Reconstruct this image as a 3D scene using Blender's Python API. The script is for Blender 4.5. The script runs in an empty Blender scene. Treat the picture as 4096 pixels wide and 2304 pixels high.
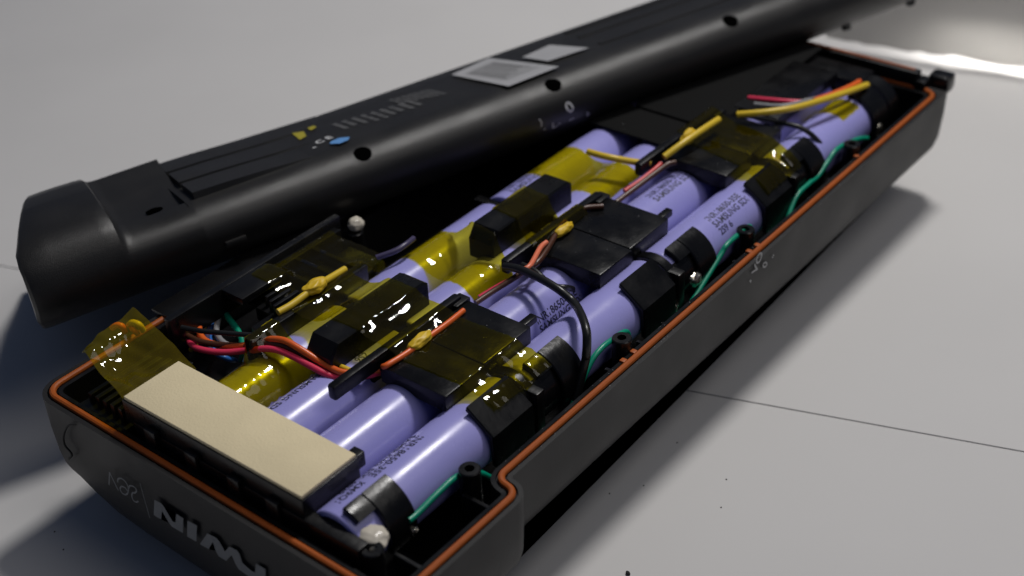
import bpy, bmesh, math, random
import numpy as np
from mathutils import Vector, Matrix, noise
random.seed(7)
sc = bpy.context.scene
COLL = sc.collection
S = 0.001                       # everything below is written in millimetres
ZT = 45.0                       # the rim of the tray stands 45 mm above the table

def W3(p): return Vector((p[0]*S, p[1]*S, (p[2]+ZT)*S))

# ---------------------------------------------------------------- camera, light, exposure
cam = bpy.data.cameras.new('camera'); camo = bpy.data.objects.new('camera', cam); COLL.objects.link(camo)
m3 = Matrix([[0.618941, 0.462718, -0.634669], [-0.784282, 0.320281, -0.53134], [-0.042588, 0.826627, 0.561136]])
camo.matrix_world = Matrix.Translation(W3([-156.194, -178.099, 240.507])) @ m3.to_4x4()
cam.sensor_width = 36; cam.lens = 50.059; cam.clip_start = 0.01; cam.clip_end = 20
cam.dof.use_dof = True; cam.dof.focus_distance = 0.395; cam.dof.aperture_fstop = 10.5
sc.camera = camo

world = bpy.data.worlds.new('World'); sc.world = world; world.use_nodes = True
bg = world.node_tree.nodes['Background']; bg.inputs[0].default_value = (0.45, 0.6, 1.0, 1); bg.inputs[1].default_value = 0.07

def area(name, loc, target, size, power, col, shape='DISK', size_y=None, spread=180):
    l = bpy.data.lights.new(name, 'AREA'); l.shape = shape; l.size = size*S
    if size_y: l.size_y = size_y*S
    l.energy = power; l.color = col; l.spread = math.radians(spread)
    o = bpy.data.objects.new(name, l); COLL.objects.link(o); o.location = W3(loc)
    o.rotation_euler = (W3(target)-W3(loc)).to_track_quat('-Z', 'Y').to_euler()
    return o
area('desk_lamp_light', (530, 75, 800), (190, 20, 0), 150, 4.9, (1.0, 0.975, 0.95))
area('bounce_fill_light', (300, -520, 950), (150, -20, -45), 700, 1.9, (1.0, 0.955, 0.91))  # added soft fill imitating warm bounce, eases the shadows
sc.view_settings.view_transform = 'Standard'; sc.view_settings.look = 'None'
sc.view_settings.exposure = 0.0; sc.view_settings.gamma = 1.0

# ---------------------------------------------------------------- materials
def mat(name, col, rough=0.5, metal=0.0, spec=0.5, bump=0.0, bscale=400, var=0.0, vscale=60, coat=0.0, rvar=0.0):
    m = bpy.data.materials.new(name); m.use_nodes = True
    nt = m.node_tree; b = nt.nodes['Principled BSDF']
    b.inputs['Base Color'].default_value = (*col, 1); b.inputs['Roughness'].default_value = rough
    b.inputs['Metallic'].default_value = metal; b.inputs['Specular IOR Level'].default_value = spec
    b.inputs['Coat Weight'].default_value = coat
    tc = nt.nodes.new('ShaderNodeTexCoord')
    if bump:
        n = nt.nodes.new('ShaderNodeTexNoise'); n.inputs['Scale'].default_value = bscale; n.inputs['Detail'].default_value = 3
        nt.links.new(tc.outputs['Object'], n.inputs['Vector'])
        bp = nt.nodes.new('ShaderNodeBump'); bp.inputs['Strength'].default_value = bump; bp.inputs['Distance'].default_value = 0.0006
        nt.links.new(n.outputs['Fac'], bp.inputs['Height']); nt.links.new(bp.outputs['Normal'], b.inputs['Normal'])
    if var or rvar:
        n2 = nt.nodes.new('ShaderNodeTexNoise'); n2.inputs['Scale'].default_value = vscale; n2.inputs['Detail'].default_value = 5
        nt.links.new(tc.outputs['Object'], n2.inputs['Vector'])
    if var:
        mx = nt.nodes.new('ShaderNodeMix'); mx.data_type = 'RGBA'
        mx.inputs[6].default_value = (*[c*(1-var) for c in col], 1); mx.inputs[7].default_value = (*[min(1, c*(1+var)) for c in col], 1)
        nt.links.new(n2.outputs['Fac'], mx.inputs[0]); nt.links.new(mx.outputs[2], b.inputs['Base Color'])
    if rvar:
        mr = nt.nodes.new('ShaderNodeMapRange'); mr.inputs[1].default_value = 0.3; mr.inputs[2].default_value = 0.7
        mr.inputs[3].default_value = max(0.05, rough-rvar); mr.inputs[4].default_value = min(1, rough+rvar)
        nt.links.new(n2.outputs['Fac'], mr.inputs[0]); nt.links.new(mr.outputs[0], b.inputs['Roughness'])
    return m
M = {}
M['table'] = mat('white_laminate', (0.60, 0.59, 0.58), 0.75, spec=0.12, bump=0.03, bscale=90, var=0.06, vscale=11, rvar=0.06)
M['sheet'] = mat('white_card', (0.62, 0.61, 0.60), 0.6, var=0.04, vscale=12)
_m = M['sheet']; _nt = _m.node_tree; _t = _nt.nodes.new('ShaderNodeBsdfTranslucent'); _t.inputs[0].default_value = (0.75, 0.74, 0.72, 1)
_x = _nt.nodes.new('ShaderNodeMixShader'); _x.inputs[0].default_value = 0.55
_nt.links.new(_nt.nodes['Principled BSDF'].outputs[0], _x.inputs[1]); _nt.links.new(_t.outputs[0], _x.inputs[2])
_nt.links.new(_x.outputs[0], _nt.nodes['Material Output'].inputs[0])
M['shell'] = mat('satin_black_shell', (0.0165, 0.016, 0.016), 0.48, spec=0.34, bump=0.05, bscale=1500, var=0.12, vscale=40, rvar=0.07)
M['lid'] = mat('grained_black_lid', (0.017, 0.0163, 0.0157), 0.37, spec=0.42, bump=0.22, bscale=3200, var=0.15, vscale=70, rvar=0.06)
M['inner'] = mat('gloss_black_plastic', (0.006, 0.006, 0.0065), 0.3, spec=0.42, bump=0.06, bscale=600, rvar=0.1, vscale=90)
M['matt'] = mat('matt_black_paper', (0.006, 0.006, 0.006), 0.85, spec=0.12)
M['holder'] = mat('holder_black_plastic', (0.0045, 0.0045, 0.005), 0.3, spec=0.28, bump=0.08, bscale=700, rvar=0.12, vscale=110)
M['seal'] = mat('orange_silicone', (0.36, 0.082, 0.012), 0.5, spec=0.3, bump=0.1, bscale=700, var=0.15, vscale=160)
M['wrap'] = mat('lavender_shrink_wrap', (0.335, 0.325, 0.70), 0.28, spec=0.45, bump=0.10, bscale=170, var=0.05, vscale=60, rvar=0.09)
M['ink'] = mat('black_ink', (0.02, 0.02, 0.045), 0.6)
M['steel'] = mat('nickel', (0.7, 0.68, 0.62), 0.28, metal=1.0, bump=0.1, bscale=300)
M['foam'] = mat('cream_foam', (0.77, 0.66, 0.43), 0.85, spec=0.15, bump=0.25, bscale=1600, var=0.10, vscale=75)
M['glue'] = mat('milky_hot_glue', (0.62, 0.57, 0.48), 0.22, bump=0.08, bscale=350, var=0.15, vscale=220)
M['solder'] = mat('solder', (0.62, 0.58, 0.48), 0.2, metal=0.9, bump=0.12, bscale=420)
M['yellow'] = mat('yellow_insulation', (0.72, 0.47, 0.02), 0.45, var=0.08, vscale=200)
M['mark'] = mat('pale_print', (0.17, 0.18, 0.19), 0.55)
M['markside'] = mat('worn_grey_print', (0.40, 0.40, 0.40), 0.6, var=0.4, vscale=900)
M['marklid'] = mat('silver_print', (0.65, 0.65, 0.66), 0.5, var=0.3, vscale=700)
M['fade'] = mat('fine_grey_print', (0.13, 0.13, 0.132), 0.6)
M['silver'] = mat('silver_label', (0.36, 0.36, 0.37), 0.5, var=0.1, vscale=90)
M['silver2'] = mat('silver_label_field', (0.28, 0.28, 0.285), 0.5, var=0.2, vscale=300)
M['warny'] = mat('warning_yellow', (0.36, 0.31, 0.03), 0.5)
M['blue'] = mat('blue_print', (0.12, 0.30, 0.62), 0.5)
M['groove'] = mat('dark_groove', (0.004, 0.004, 0.004), 0.7)
M['hole'] = mat('painted_hole_dark', (0.001, 0.001, 0.001), 1.0, spec=0.0)  # black standing in for the shade inside holes and slot
for n, c in dict(red=(0.62, 0.03, 0.03), orange=(0.78, 0.13, 0.02), brown=(0.075, 0.026, 0.012), pink=(0.72, 0.04, 0.10), black=(0.012, 0.012, 0.012),
                 green=(0.0, 0.27, 0.16), blue=(0.03, 0.16, 0.52), grey=(0.28, 0.28, 0.29), violet=(0.06, 0.05, 0.11), lemon=(0.72, 0.50, 0.03), salmon=(0.80, 0.20, 0.10)).items():
    M['w_'+n] = mat(n+'_wire_insulation', c, 0.34, spec=0.5, bump=0.05, bscale=500)
def tape_mat(name='amber_film', body=0.014):
    m = bpy.data.materials.new(name); m.use_nodes = True; nt = m.node_tree; nt.nodes.clear()
    out = nt.nodes.new('ShaderNodeOutputMaterial')
    tr = nt.nodes.new('ShaderNodeBsdfTransparent'); tr.inputs[0].default_value = (0.96, 0.87, 0.05, 1)
    df = nt.nodes.new('ShaderNodeBsdfDiffuse'); df.inputs[0].default_value = (0.50, 0.37, 0.015, 1)
    gl = nt.nodes.new('ShaderNodeBsdfGlossy'); gl.inputs[0].default_value = (1, 1, 1, 1); gl.inputs[1].default_value = 0.05
    mx = nt.nodes.new('ShaderNodeMixShader'); mx.inputs[0].default_value = body
    nt.links.new(tr.outputs[0], mx.inputs[1]); nt.links.new(df.outputs[0], mx.inputs[2])
    fr = nt.nodes.new('ShaderNodeFresnel'); fr.inputs[0].default_value = 1.5
    tc = nt.nodes.new('ShaderNodeTexCoord'); n = nt.nodes.new('ShaderNodeTexNoise'); n.inputs['Scale'].default_value = 70; n.inputs['Detail'].default_value = 1
    nt.links.new(tc.outputs['Object'], n.inputs['Vector'])
    bp = nt.nodes.new('ShaderNodeBump'); bp.inputs['Strength'].default_value = 0.10; bp.inputs['Distance'].default_value = 0.001
    nt.links.new(n.outputs['Fac'], bp.inputs['Height'])
    nt.links.new(bp.outputs[0], gl.inputs['Normal']); nt.links.new(bp.outputs[0], fr.inputs['Normal'])
    m2 = nt.nodes.new('ShaderNodeMixShader')
    ml_ = nt.nodes.new('ShaderNodeMath'); ml_.operation = 'MULTIPLY'; ml_.inputs[1].default_value = 0.7; nt.links.new(fr.outputs[0], ml_.inputs[0]); nt.links.new(ml_.outputs[0], m2.inputs[0]); nt.links.new(mx.outputs[0], m2.inputs[1]); nt.links.new(gl.outputs[0], m2.inputs[2])
    nt.links.new(m2.outputs[0], out.inputs[0])
    return m
M['tape'] = tape_mat()
M['tape_double'] = tape_mat('amber_film_doubled', 0.13)

# ---------------------------------------------------------------- helpers
def tag(o, label, cat, group=None):
    o['label'] = label; o['category'] = cat
    if group: o['group'] = group
    return o
ORG = {}
def thing(name, label, cat, base, group=None, matrix=None):
    o = bpy.data.objects.new(name, None); COLL.objects.link(o); o.empty_display_size = 0.005
    if matrix is None: o.location = W3(base); ORG[o.name] = Vector(base)
    else: o.matrix_world = matrix; ORG[o.name] = None
    return tag(o, label, cat, group)
def obj(name, verts, faces, m, parent=None, smooth=True, angle=35, base=None):
    """one mesh object; verts in mm, tray frame (or in the parent's own frame for the lid)"""
    me = bpy.data.meshes.new(name)
    top = parent
    while top is not None and top.parent is not None: top = top.parent
    if top is not None: org = ORG[top.name]
    else:
        if base is None:
            a = np.array(verts); base = ((a[:, 0].min()+a[:, 0].max())/2, (a[:, 1].min()+a[:, 1].max())/2, a[:, 2].min())
        org = Vector(base)
    if org is None: vs = [(v[0]*S, v[1]*S, v[2]*S) for v in verts]
    else: vs = [((v[0]-org[0])*S, (v[1]-org[1])*S, (v[2]-org[2])*S) for v in verts]
    me.from_pydata(vs, [], [tuple(f) for f in faces]); me.validate()
    bm = bmesh.new(); bm.from_mesh(me); bmesh.ops.recalc_face_normals(bm, faces=bm.faces); bm.to_mesh(me); bm.free()
    if smooth:
        me.shade_smooth(); me.set_sharp_from_angle(angle=math.radians(angle))
    me.materials.append(M[m] if isinstance(m, str) else m)
    o = bpy.data.objects.new(name, me); COLL.objects.link(o)
    if parent is not None: o.parent = parent
    else: o.location = W3(org)
    return o
class MB:
    def __init__(s): s.v = []; s.f = []
    def add(s, v, f):
        k = len(s.v); s.v += [tuple(map(float, p)) for p in v]; s.f += [tuple(i+k for i in q) for q in f]; return s
    def box(s, x0, x1, y0, y1, z0, z1, bev=0.4, rz=0, tilt=0):
        bm = bmesh.new(); bmesh.ops.create_cube(bm, size=1)
        for v in bm.verts: v.co = Vector(((x1-x0)*v.co.x, (y1-y0)*v.co.y, (z1-z0)*v.co.z))
        if bev: bmesh.ops.bevel(bm, geom=bm.edges[:], offset=min(bev, 0.45*min(x1-x0, y1-y0, z1-z0)), segments=2, profile=0.6, affect='EDGES')
        r = Matrix.Rotation(rz, 3, 'Z') @ Matrix.Rotation(tilt, 3, 'Y'); c = Vector(((x0+x1)/2, (y0+y1)/2, (z0+z1)/2))
        bm.verts.index_update()
        s.add([r @ v.co + c for v in bm.verts], [[v.index for v in f.verts] for f in bm.faces]); bm.free(); return s
    def tube(s, pts, r, n=10, taper=None, smooth=8, closed=False):
        P = curve(pts, smooth, closed) if smooth else [Vector(p) for p in pts]
        k = len(P); rings = []; up = Vector((0, 0, 1)); prev = None
        for i, p in enumerate(P):
            if closed: t = (P[(i+1) % k]-P[i-1])
            else: t = P[min(i+1, k-1)]-P[max(i-1, 0)]
            t.normalize()
            if prev is None:
                a = t.cross(up) if abs(t.z) < 0.95 else t.cross(Vector((1, 0, 0)))
            else: a = prev - t*prev.dot(t)
            a.normalize(); b = t.cross(a); prev = a
            rr = r if taper is None else r*taper(i/(k-1))
            rings.append([p + a*rr*math.cos(2*math.pi*j/n) + b*rr*math.sin(2*math.pi*j/n) for j in range(n)])
        v = [q for R_ in rings for q in R_]; f = []
        for i in range(k if closed else k-1):
            i2 = (i+1) % k
            for j in range(n): f.append((i*n+j, i*n+(j+1) % n, i2*n+(j+1) % n, i2*n+j))
        if not closed: f.append(tuple(range(n-1, -1, -1))); f.append(tuple((k-1)*n+j for j in range(n)))
        return s.add(v, f)
    def cyl(s, c, r, z0, z1, n=24, hole=0, r2=None):
        r2 = r if r2 is None else r2
        pr = [(0.0, z0), (r, z0), (r2, z1-0.3), (r2-0.3, z1)]
        if hole: pr += [(hole, z1), (hole, z1-3), (0, z1-3)]
        else: pr += [(0, z1)]
        v = []; f = []
        for (a, z) in pr:
            for j in range(n): v.append((c[0]+a*math.cos(2*math.pi*j/n), c[1]+a*math.sin(2*math.pi*j/n), z))
        for i in range(len(pr)-1):
            for j in range(n): f.append((i*n+j, i*n+(j+1) % n, (i+1)*n+(j+1) % n, (i+1)*n+j))
        return s.add(v, f)
    def blob(s, c, r, seed=0, amp=0.25, seg=20, freq=0.45):
        bm = bmesh.new(); bmesh.ops.create_icosphere(bm, subdivisions=4, radius=1); bm.verts.index_update()
        vs = []
        for v in bm.verts:
            k = 1+amp*noise.noise(v.co*1.7+Vector((seed*3.1, 0, 0)))+amp*0.5*noise.noise(v.co*4+Vector((0, seed*2.3, 0)))
            vs.append((c[0]+v.co.x*r[0]*k, c[1]+v.co.y*r[1]*k, c[2]+v.co.z*r[2]*k))
        s.add(vs, [[v.index for v in f.verts] for f in bm.faces]); bm.free(); return s
    def build(s, name, m, parent=None, **k): return obj(name, s.v, s.f, m, parent, **k)
def curve(pts, sub=8, closed=False):
    P = [Vector(p) for p in pts]; n = len(P); out = []
    if n == 2: return [P[0].lerp(P[1], i/sub) for i in range(sub+1)]
    for i in range(n if closed else n-1):
        if closed: a, b, c, d = P[i-1], P[i], P[(i+1) % n], P[(i+2) % n]
        else: a, b, c, d = P[max(i-1, 0)], P[i], P[i+1], P[min(i+2, n-1)]
        for j in range(sub):
            t = j/sub
            out.append(0.5*((2*b)+(c-a)*t+(2*a-5*b+4*c-d)*t*t+(3*b-a-3*c+d)*t**3))
    if not closed: out.append(P[-1])
    return out
def text_mesh(txt, size):
    """flat outlines of a line of lettering: verts (x, y) in mm and faces"""
    cu = bpy.data.curves.new('t', 'FONT'); cu.body = txt; cu.size = size; cu.offset = 0.018*size; cu.resolution_u = 3
    o = bpy.data.objects.new('t', cu); COLL.objects.link(o)
    dg = bpy.context.evaluated_depsgraph_get(); dg.update()
    me = o.evaluated_get(dg).to_mesh()
    v = [(p.co.x, p.co.y) for p in me.vertices]; f = [tuple(q.vertices) for q in me.polygons]
    o.evaluated_get(dg).to_mesh_clear(); bpy.data.objects.remove(o); bpy.data.curves.remove(cu)
    return v, f
def fillet(pts, n=7):
    """pts: (x, y, radius) -> rounded closed polygon"""
    out = []; k = len(pts)
    for i in range(k):
        p = Vector(pts[i][:2]); r = pts[i][2]; a = Vector(pts[i-1][:2]); b = Vector(pts[(i+1) % k][:2])
        u = (a-p).normalized(); w = (b-p).normalized(); ang = u.angle(w); tl = min(r/math.tan(ang/2), 0.48*min((a-p).length, (b-p).length)); rr = tl*math.tan(ang/2)
        c = p+(u+w).normalized()*(rr/math.sin(ang/2)); s0 = p+u*tl-c; s1 = p+w*tl-c
        a0 = math.atan2(s0.y, s0.x); da = math.atan2(s1.y, s1.x)-a0
        while da > math.pi: da -= 2*math.pi
        while da < -math.pi: da += 2*math.pi
        for j in range(n+1): out.append(c+Vector((math.cos(a0+da*j/n), math.sin(a0+da*j/n)))*rr)
    return out
def offs(poly, d):
    out = []; k = len(poly)
    for i in range(k):
        t = (poly[(i+1) % k]-poly[i-1]).normalized(); out.append(poly[i]+Vector((t.y, -t.x))*d)
    return out
def resample(poly, step):
    out = []; k = len(poly)
    for i in range(k):
        a, b = poly[i], poly[(i+1) % k]; n = max(1, int((b-a).length/step))
        for j in range(n): out.append(a.lerp(b, j/n))
    return out
def poly_patch(name, pts2, place, m, parent, th=0.0):
    """flat print: an outline in the plane given by place(a, b)"""
    bm = bmesh.new(); vs = [bm.verts.new((p[0], p[1], 0)) for p in pts2]; f = bm.faces.new(vs)
    bmesh.ops.triangulate(bm, faces=[f]); bm.verts.index_update()
    v = [place(q.co.x, q.co.y) for q in bm.verts]; fc = [[q.index for q in g.verts] for g in bm.faces]; bm.free()
    return obj(name, v, fc, m, parent, smooth=False)

# ---------------------------------------------------------------- the table and the card behind
A0 = Vector((154.5, 4.7)); A1 = Vector((185.6, -87.8)); dj = (A1-A0).normalized(); nj = Vector((-dj.y, dj.x))   # nj points to +x
def sheet(name, s0, s1):
    q = [A0-dj*900+nj*s0, A0+dj*900+nj*s0, A0+dj*900+nj*s1, A0-dj*900+nj*s1]
    v = [(p.x, p.y, z) for z in (-45, -65) for p in q]
    o = obj(name, v, [(0, 1, 2, 3), (7, 6, 5, 4), (0, 4, 5, 1), (1, 5, 6, 2), (2, 6, 7, 3), (3, 7, 4, 0)], 'table', None, smooth=False); o['kind'] = 'structure'
sheet('table', 0.35, 1100); sheet('table_leaf', -0.25, -700)

def build_backdrop():
    n = 90; v = []; f = []
    for i in range(n+1):
        y = 96-i*(426/n); x = 414+0.22*(63-y)+3*noise.noise(Vector((y*0.02, 0, 3)))
        wav = 3.8+1.5*noise.noise(Vector((y*0.07, 1, 0)))+1.3*noise.noise(Vector((y*0.25, 5, 0)))+0.01*abs(y)
        for (dx, z) in ((0, -45+wav), (0.3, -45+wav+14), (2, -8), (4, 15), (5.5, 15), (3.5, -8), (1.6, -45+wav+14), (1.2, -45+wav)): v.append((x+dx, y, z))
    for i in range(n):
        for j in range(8): f.append((i*8+j, i*8+(j+1) % 8, (i+1)*8+(j+1) % 8, (i+1)*8+j))
    f.append(tuple(range(8))); f.append(tuple(n*8+j for j in range(7, -1, -1)))
    o = obj('backdrop', v, f, 'sheet', None); o['kind'] = 'structure'
build_backdrop()
sl = area('strip_light', (0, 0, 0), (0, 0, -1), 12, 0.05, (1, 0.97, 0.93), 'RECTANGLE', 90, 130)
_ly = Vector((-0.215, 0.977, 0)).normalized(); _lx = _ly.cross(Vector((0, 0, 1)))
sl.matrix_world = Matrix(((_lx.x, _ly.x, 0, 0.445), (_lx.y, _ly.y, 0, 0.008), (_lx.z, _ly.z, 1, 0.030), (0, 0, 0, 1)))

# ---------------------------------------------------------------- the tray
J1 = (44.1, -8.2, 0.0); J2 = (46.2, 0.7, 0.0); NLc = (2.1, 124.4, 0.0); NRy = -7.3
seal_path = fillet([(0.0, NRy, 9), (J1[0]+1.5, NRy, 3.6), (J2[0]+0.5, 0.0, 3.6), (304.6, 0.0, 5), (304.6, 125.5, 9), (NLc[0]-0.5, NLc[1]+0.6, 5)])
tray = thing('battery_tray', 'open dark grey battery case half with orange gasket round its rim', 'battery case', (150, 60, -45))
def build_shell():
    base0 = seal_path; k = len(base0); yc = 60.0; hy = 68.0
    # add points on the long straight runs so that every ring has the same count
    P = resample(base0, 10); k = len(P); R_ = []
    for (d, z) in ((-7.0, -30), (-4.5, -24), (-3.0, -8), (-2.7, -0.3), (-1.5, -0.2), (-1.3, -1.0), (1.3, -1.0), (1.5, 0.0), (2.5, 0.0)):
        R_.append([(q.x, q.y, z) for q in offs(P, d)])
    out = [Vector((q.x+8.5*min(1, max(0, (q.x-292)/14)), q.y)) for q in offs(P, 2.8)]
    R_[-1] = [(q.x, q.y, 0.0) for q in out]
    for (z, iy, xn, xf) in ((-0.4, 0, 0, 0), (-10, 0.2, -0.1, 0.3), (-19, 0.8, 0.1, 1.0), (-22, 1.6, 0.3, 2), (-23.6, 3.4, 0.5, 4), (-24.8, 7, 0.7, 7), (-28, 13, 1.0, 10), (-32, 21, 1.8, 15), (-36, 32, 3.5, 22), (-40, 41, 8, 30), (-43.5, 47, 16, 40), (-45.05, 52, 26, 50)):
        R_.append([(-2.8+xn+(318.7-xn-xf)*((q.x+2.8)/318.7), yc+(q.y-yc)*(1-iy/hy), z) for q in out])
    v = [p for r in R_ for p in r]; f = []
    for i in range(len(R_)-1):
        for j in range(k): f.append((i*k+j, i*k+(j+1) % k, (i+1)*k+(j+1) % k, (i+1)*k+j))
    f.append(tuple(range(k))); f.append(tuple((len(R_)-1)*k+j for j in range(k-1, -1, -1)))
    nin = 4*k
    o = obj('shell', v, f, 'shell', tray, angle=40)
    o.data.materials.append(M['inner'])
    for p in o.data.polygons:
        if min(p.vertices) < nin + 3*k and max(p.vertices) < nin+4*k: p.material_index = 1
    return o
build_shell()
mb = MB(); mb.tube([(q.x, q.y, -0.1) for q in resample(seal_path, 6)], 0.95, 10, smooth=0, closed=True); seal = mb.build('gasket', 'seal', tray)
for (x, y) in ((110.4, 1.1, 0.0)[:2], (105.3, 1.1, -0.0)[:2], (178.0, 0.8, 0.0)[:2], (173.5, 1.1, 0.0)[:2], (245.9, 1.7, 0.0)[:2]):
    MB().box(x-0.9, x+0.9, y-0.2, y+1.6, -0.9, 0.35, 0.4).build('gasket_tab', 'seal', seal)
# far end: raised wall and outer corner
mb = MB().box(304.2, 308.2, 8, 122, -18, 6, 0.8); mb.box(303.6, 309.5, 4.6, 9, -18, 3.2, 0.8); mb.build('end_wall', 'inner', tray)
MB().tube([(306.2, 10, 6.1), (306.2, 120, 6.1)], 0.6, 8, smooth=6).build('end_gasket', 'seal', tray)
MB().box(308.6, 315.6, -2.4, 6, -2, 4.6, 1.6).build('corner_lug', 'inner', tray)
# screw bosses and ribs along the walls
for p in ((110.2, 5.7, 3.4), (179.8, 6.9, 3.2), (248.1, 5.5, 3.0), (43.1, 5.7, 3.0), (8.3, 6.9, 2.4), (112.6, 111.8, 0.0)):
    MB().cyl((p[0], p[1]), 2.9, -28, p[2], 24, hole=1.3).build('screw_boss', 'inner', tray)
for p in ((101.8, 7.3, -2.0), (117.6, 3.9, -2.0), (39.8, 2.3, -3.0), (14.2, -0.2, -3.0), (170.5, 7.3, -3.0), (130.3, -0.8, -3.0), (231.7, 8.2, -3.0), (268.7, 8.1, -3.0)):
    MB().box(p[0]-0.6, p[0]+0.6, -8.6 if p[0] < 44 else -1.6, 5.5, -17, p[2], 0.3).build('rib', 'inner', tray)
mb = MB(); mb.box(49, 300, 3.2, 4.2, -26, -13, 0.3); mb.build('inner_wall', 'inner', tray)
MB().box(-0.5+3.5, 4.6, 20, 118, -26, -3, 0.3).build('inner_wall', 'inner', tray)
MB().box(30, 300, 118, 119.5, -26, -3, 0.3).build('inner_wall', 'inner', tray)
MB().box(44, 300, 119.6, 130.4, 0.3, 1.6, 0.5).build('dark_cover_strip', 'inner', tray)  # black strip added over the gasket where the lid leaves it dark

# lettering on the near end and on the side of the tray
XF = -3.06
def on_front(y, z): return (XF, y, z)
def fr(*p): return [(q[1], q[2]) for q in p]
poly_patch('logo_letter', fr((-3.0, 75.9, -10.8), (-3.0, 73.2, -10.5), (-3.0, 72.3, -11.1), (-3.0, 69.8, -15.0), (-3.0, 68.6, -14.9), (-3.0, 67.3, -11.0), (-3.0, 64.5, -11.1), (-3.0, 66.3, -17.3), (-3.0, 70.7, -17.5), (-3.0, 71.6, -16.7), (-3.0, 73.6, -13.5), (-3.0, 75.0, -17.3), (-3.0, 78.0, -17.3)), on_front, 'mark', tray)
poly_patch('logo_letter', fr((-3.0, 62.9, -11.0), (-3.0, 59.1, -10.6), (-3.0, 61.1, -17.4), (-3.0, 64.7, -17.6)), on_front, 'mark', tray)
poly_patch('logo_letter', fr((-3.0, 59.7, -17.5), (-3.0, 55.3, -11.2), (-3.0, 51.8, -10.8), (-3.0, 50.9, -11.5), (-3.0, 49.4, -14.2), (-3.0, 47.0, -11.1), (-3.0, 44.2, -10.7), (-3.0, 43.4, -11.6), (-3.0, 43.0, -14.4), (-3.0, 39.7, -15.4), (-3.0, 38.5, -15.2), (-3.0, 37.4, -11.4), (-3.0, 33.9, -11.2), (-3.0, 35.1, -17.1), (-3.0, 38.8, -18.2), (-3.0, 41.8, -18.2), (-3.0, 45.1, -17.9), (-3.0, 45.9, -16.7), (-3.0, 46.8, -13.9), (-3.0, 49.7, -17.6), (-3.0, 52.5, -17.7), (-3.0, 53.3, -16.3), (-3.0, 53.8, -13.4), (-3.0, 56.3, -17.3)), on_front, 'mark', tray)
def ribbon(name, pts, w, nrm, m, parent, lift=0.0):
    P = curve(pts, 8); nrm = Vector(nrm); v = []; f = []
    for i, p in enumerate(P):
        t = (P[min(i+1, len(P)-1)]-P[max(i-1, 0)]).normalized(); a = t.cross(nrm).normalized()
        v += [p+a*w/2+nrm*lift, p-a*w/2+nrm*lift]
    for i in range(len(P)-1): f.append((2*i, 2*i+1, 2*i+3, 2*i+2))
    return obj(name, v, f, m, parent, smooth=False)
FN = (-1, 0, 0)
ribbon('lettering', [(-3.0, 96.4, -16.2), (-3.0, 96.4, -16.2), (-3.0, 94.4, -10.7)], 0.5, FN, 'mark', tray, 0.05)
ribbon('lettering', [(-3.0, 94.4, -10.7), (-3.0, 94.1, -11.8), (-3.0, 92.4, -16.2)], 0.5, FN, 'mark', tray, 0.07)
ribbon('lettering', [(-3.0, 91.7, -12.9), (-3.0, 91.1, -11.5), (-3.0, 89.5, -10.4), (-3.0, 87.8, -10.6), (-3.0, 87.1, -12.3), (-3.0, 88.0, -14.8), (-3.0, 89.5, -16.2), (-3.0, 90.9, -16.3), (-3.0, 91.3, -15.1), (-3.0, 90.3, -13.7), (-3.0, 88.7, -13.3), (-3.0, 87.8, -14.3)], 0.5, FN, 'mark', tray, 0.05)
ribbon('lettering', [(-3.0, 87.0, -12.6), (-3.0, 85.9, -11.1), (-3.0, 84.1, -10.6), (-3.0, 83.4, -11.5), (-3.0, 84.5, -12.9), (-3.0, 85.6, -13.5), (-3.0, 86.4, -15.0), (-3.0, 86.2, -16.4), (-3.0, 85.1, -16.5), (-3.0, 83.8, -15.5)], 0.5, FN, 'mark', tray, 0.05)
ribbon('divider_line', [(-3.0, 80.8, -7.5), (-3.0, 80.6, -13.6), (-3.0, 80.3, -19.7)], 0.22, FN, 'mark', tray, 0.05)
MB().tube([(-2.8, 105.4, 0.4), (-2.8, 109.2, -1.7), (-2.8, 112.2, -5.2), (-2.8, 114.2, -8.9), (-2.8, 114.3, -11.5), (-2.8, 112.4, -12.8), (-2.8, 112.3, -14.1), (-2.7, 114.4, -16.3)], 0.3, 8).build('panel_seam', 'groove', tray)
def side_text(txt, size, p, ang, name='side_print', mt='markside'):
    v, f = text_mesh(txt, size); c, s_ = math.cos(ang), math.sin(ang)
    obj(name, [(p[0]+c*a-s_*b, -3.25, p[2]+s_*a+c*b) for a, b in v], f, mt, tray, smooth=False)
side_text('VO', 5.0, (169.6, -3.0, -4.4), math.radians(58))
side_text('0', 4.4, (175.6, -3.0, -5.6), math.radians(58))
side_text(',', 5.0, (165.9, -3.0, -5.6), math.radians(30))
side_text("''", 3.5, (181.0, -3.0, -5.2), math.radians(50))

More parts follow.
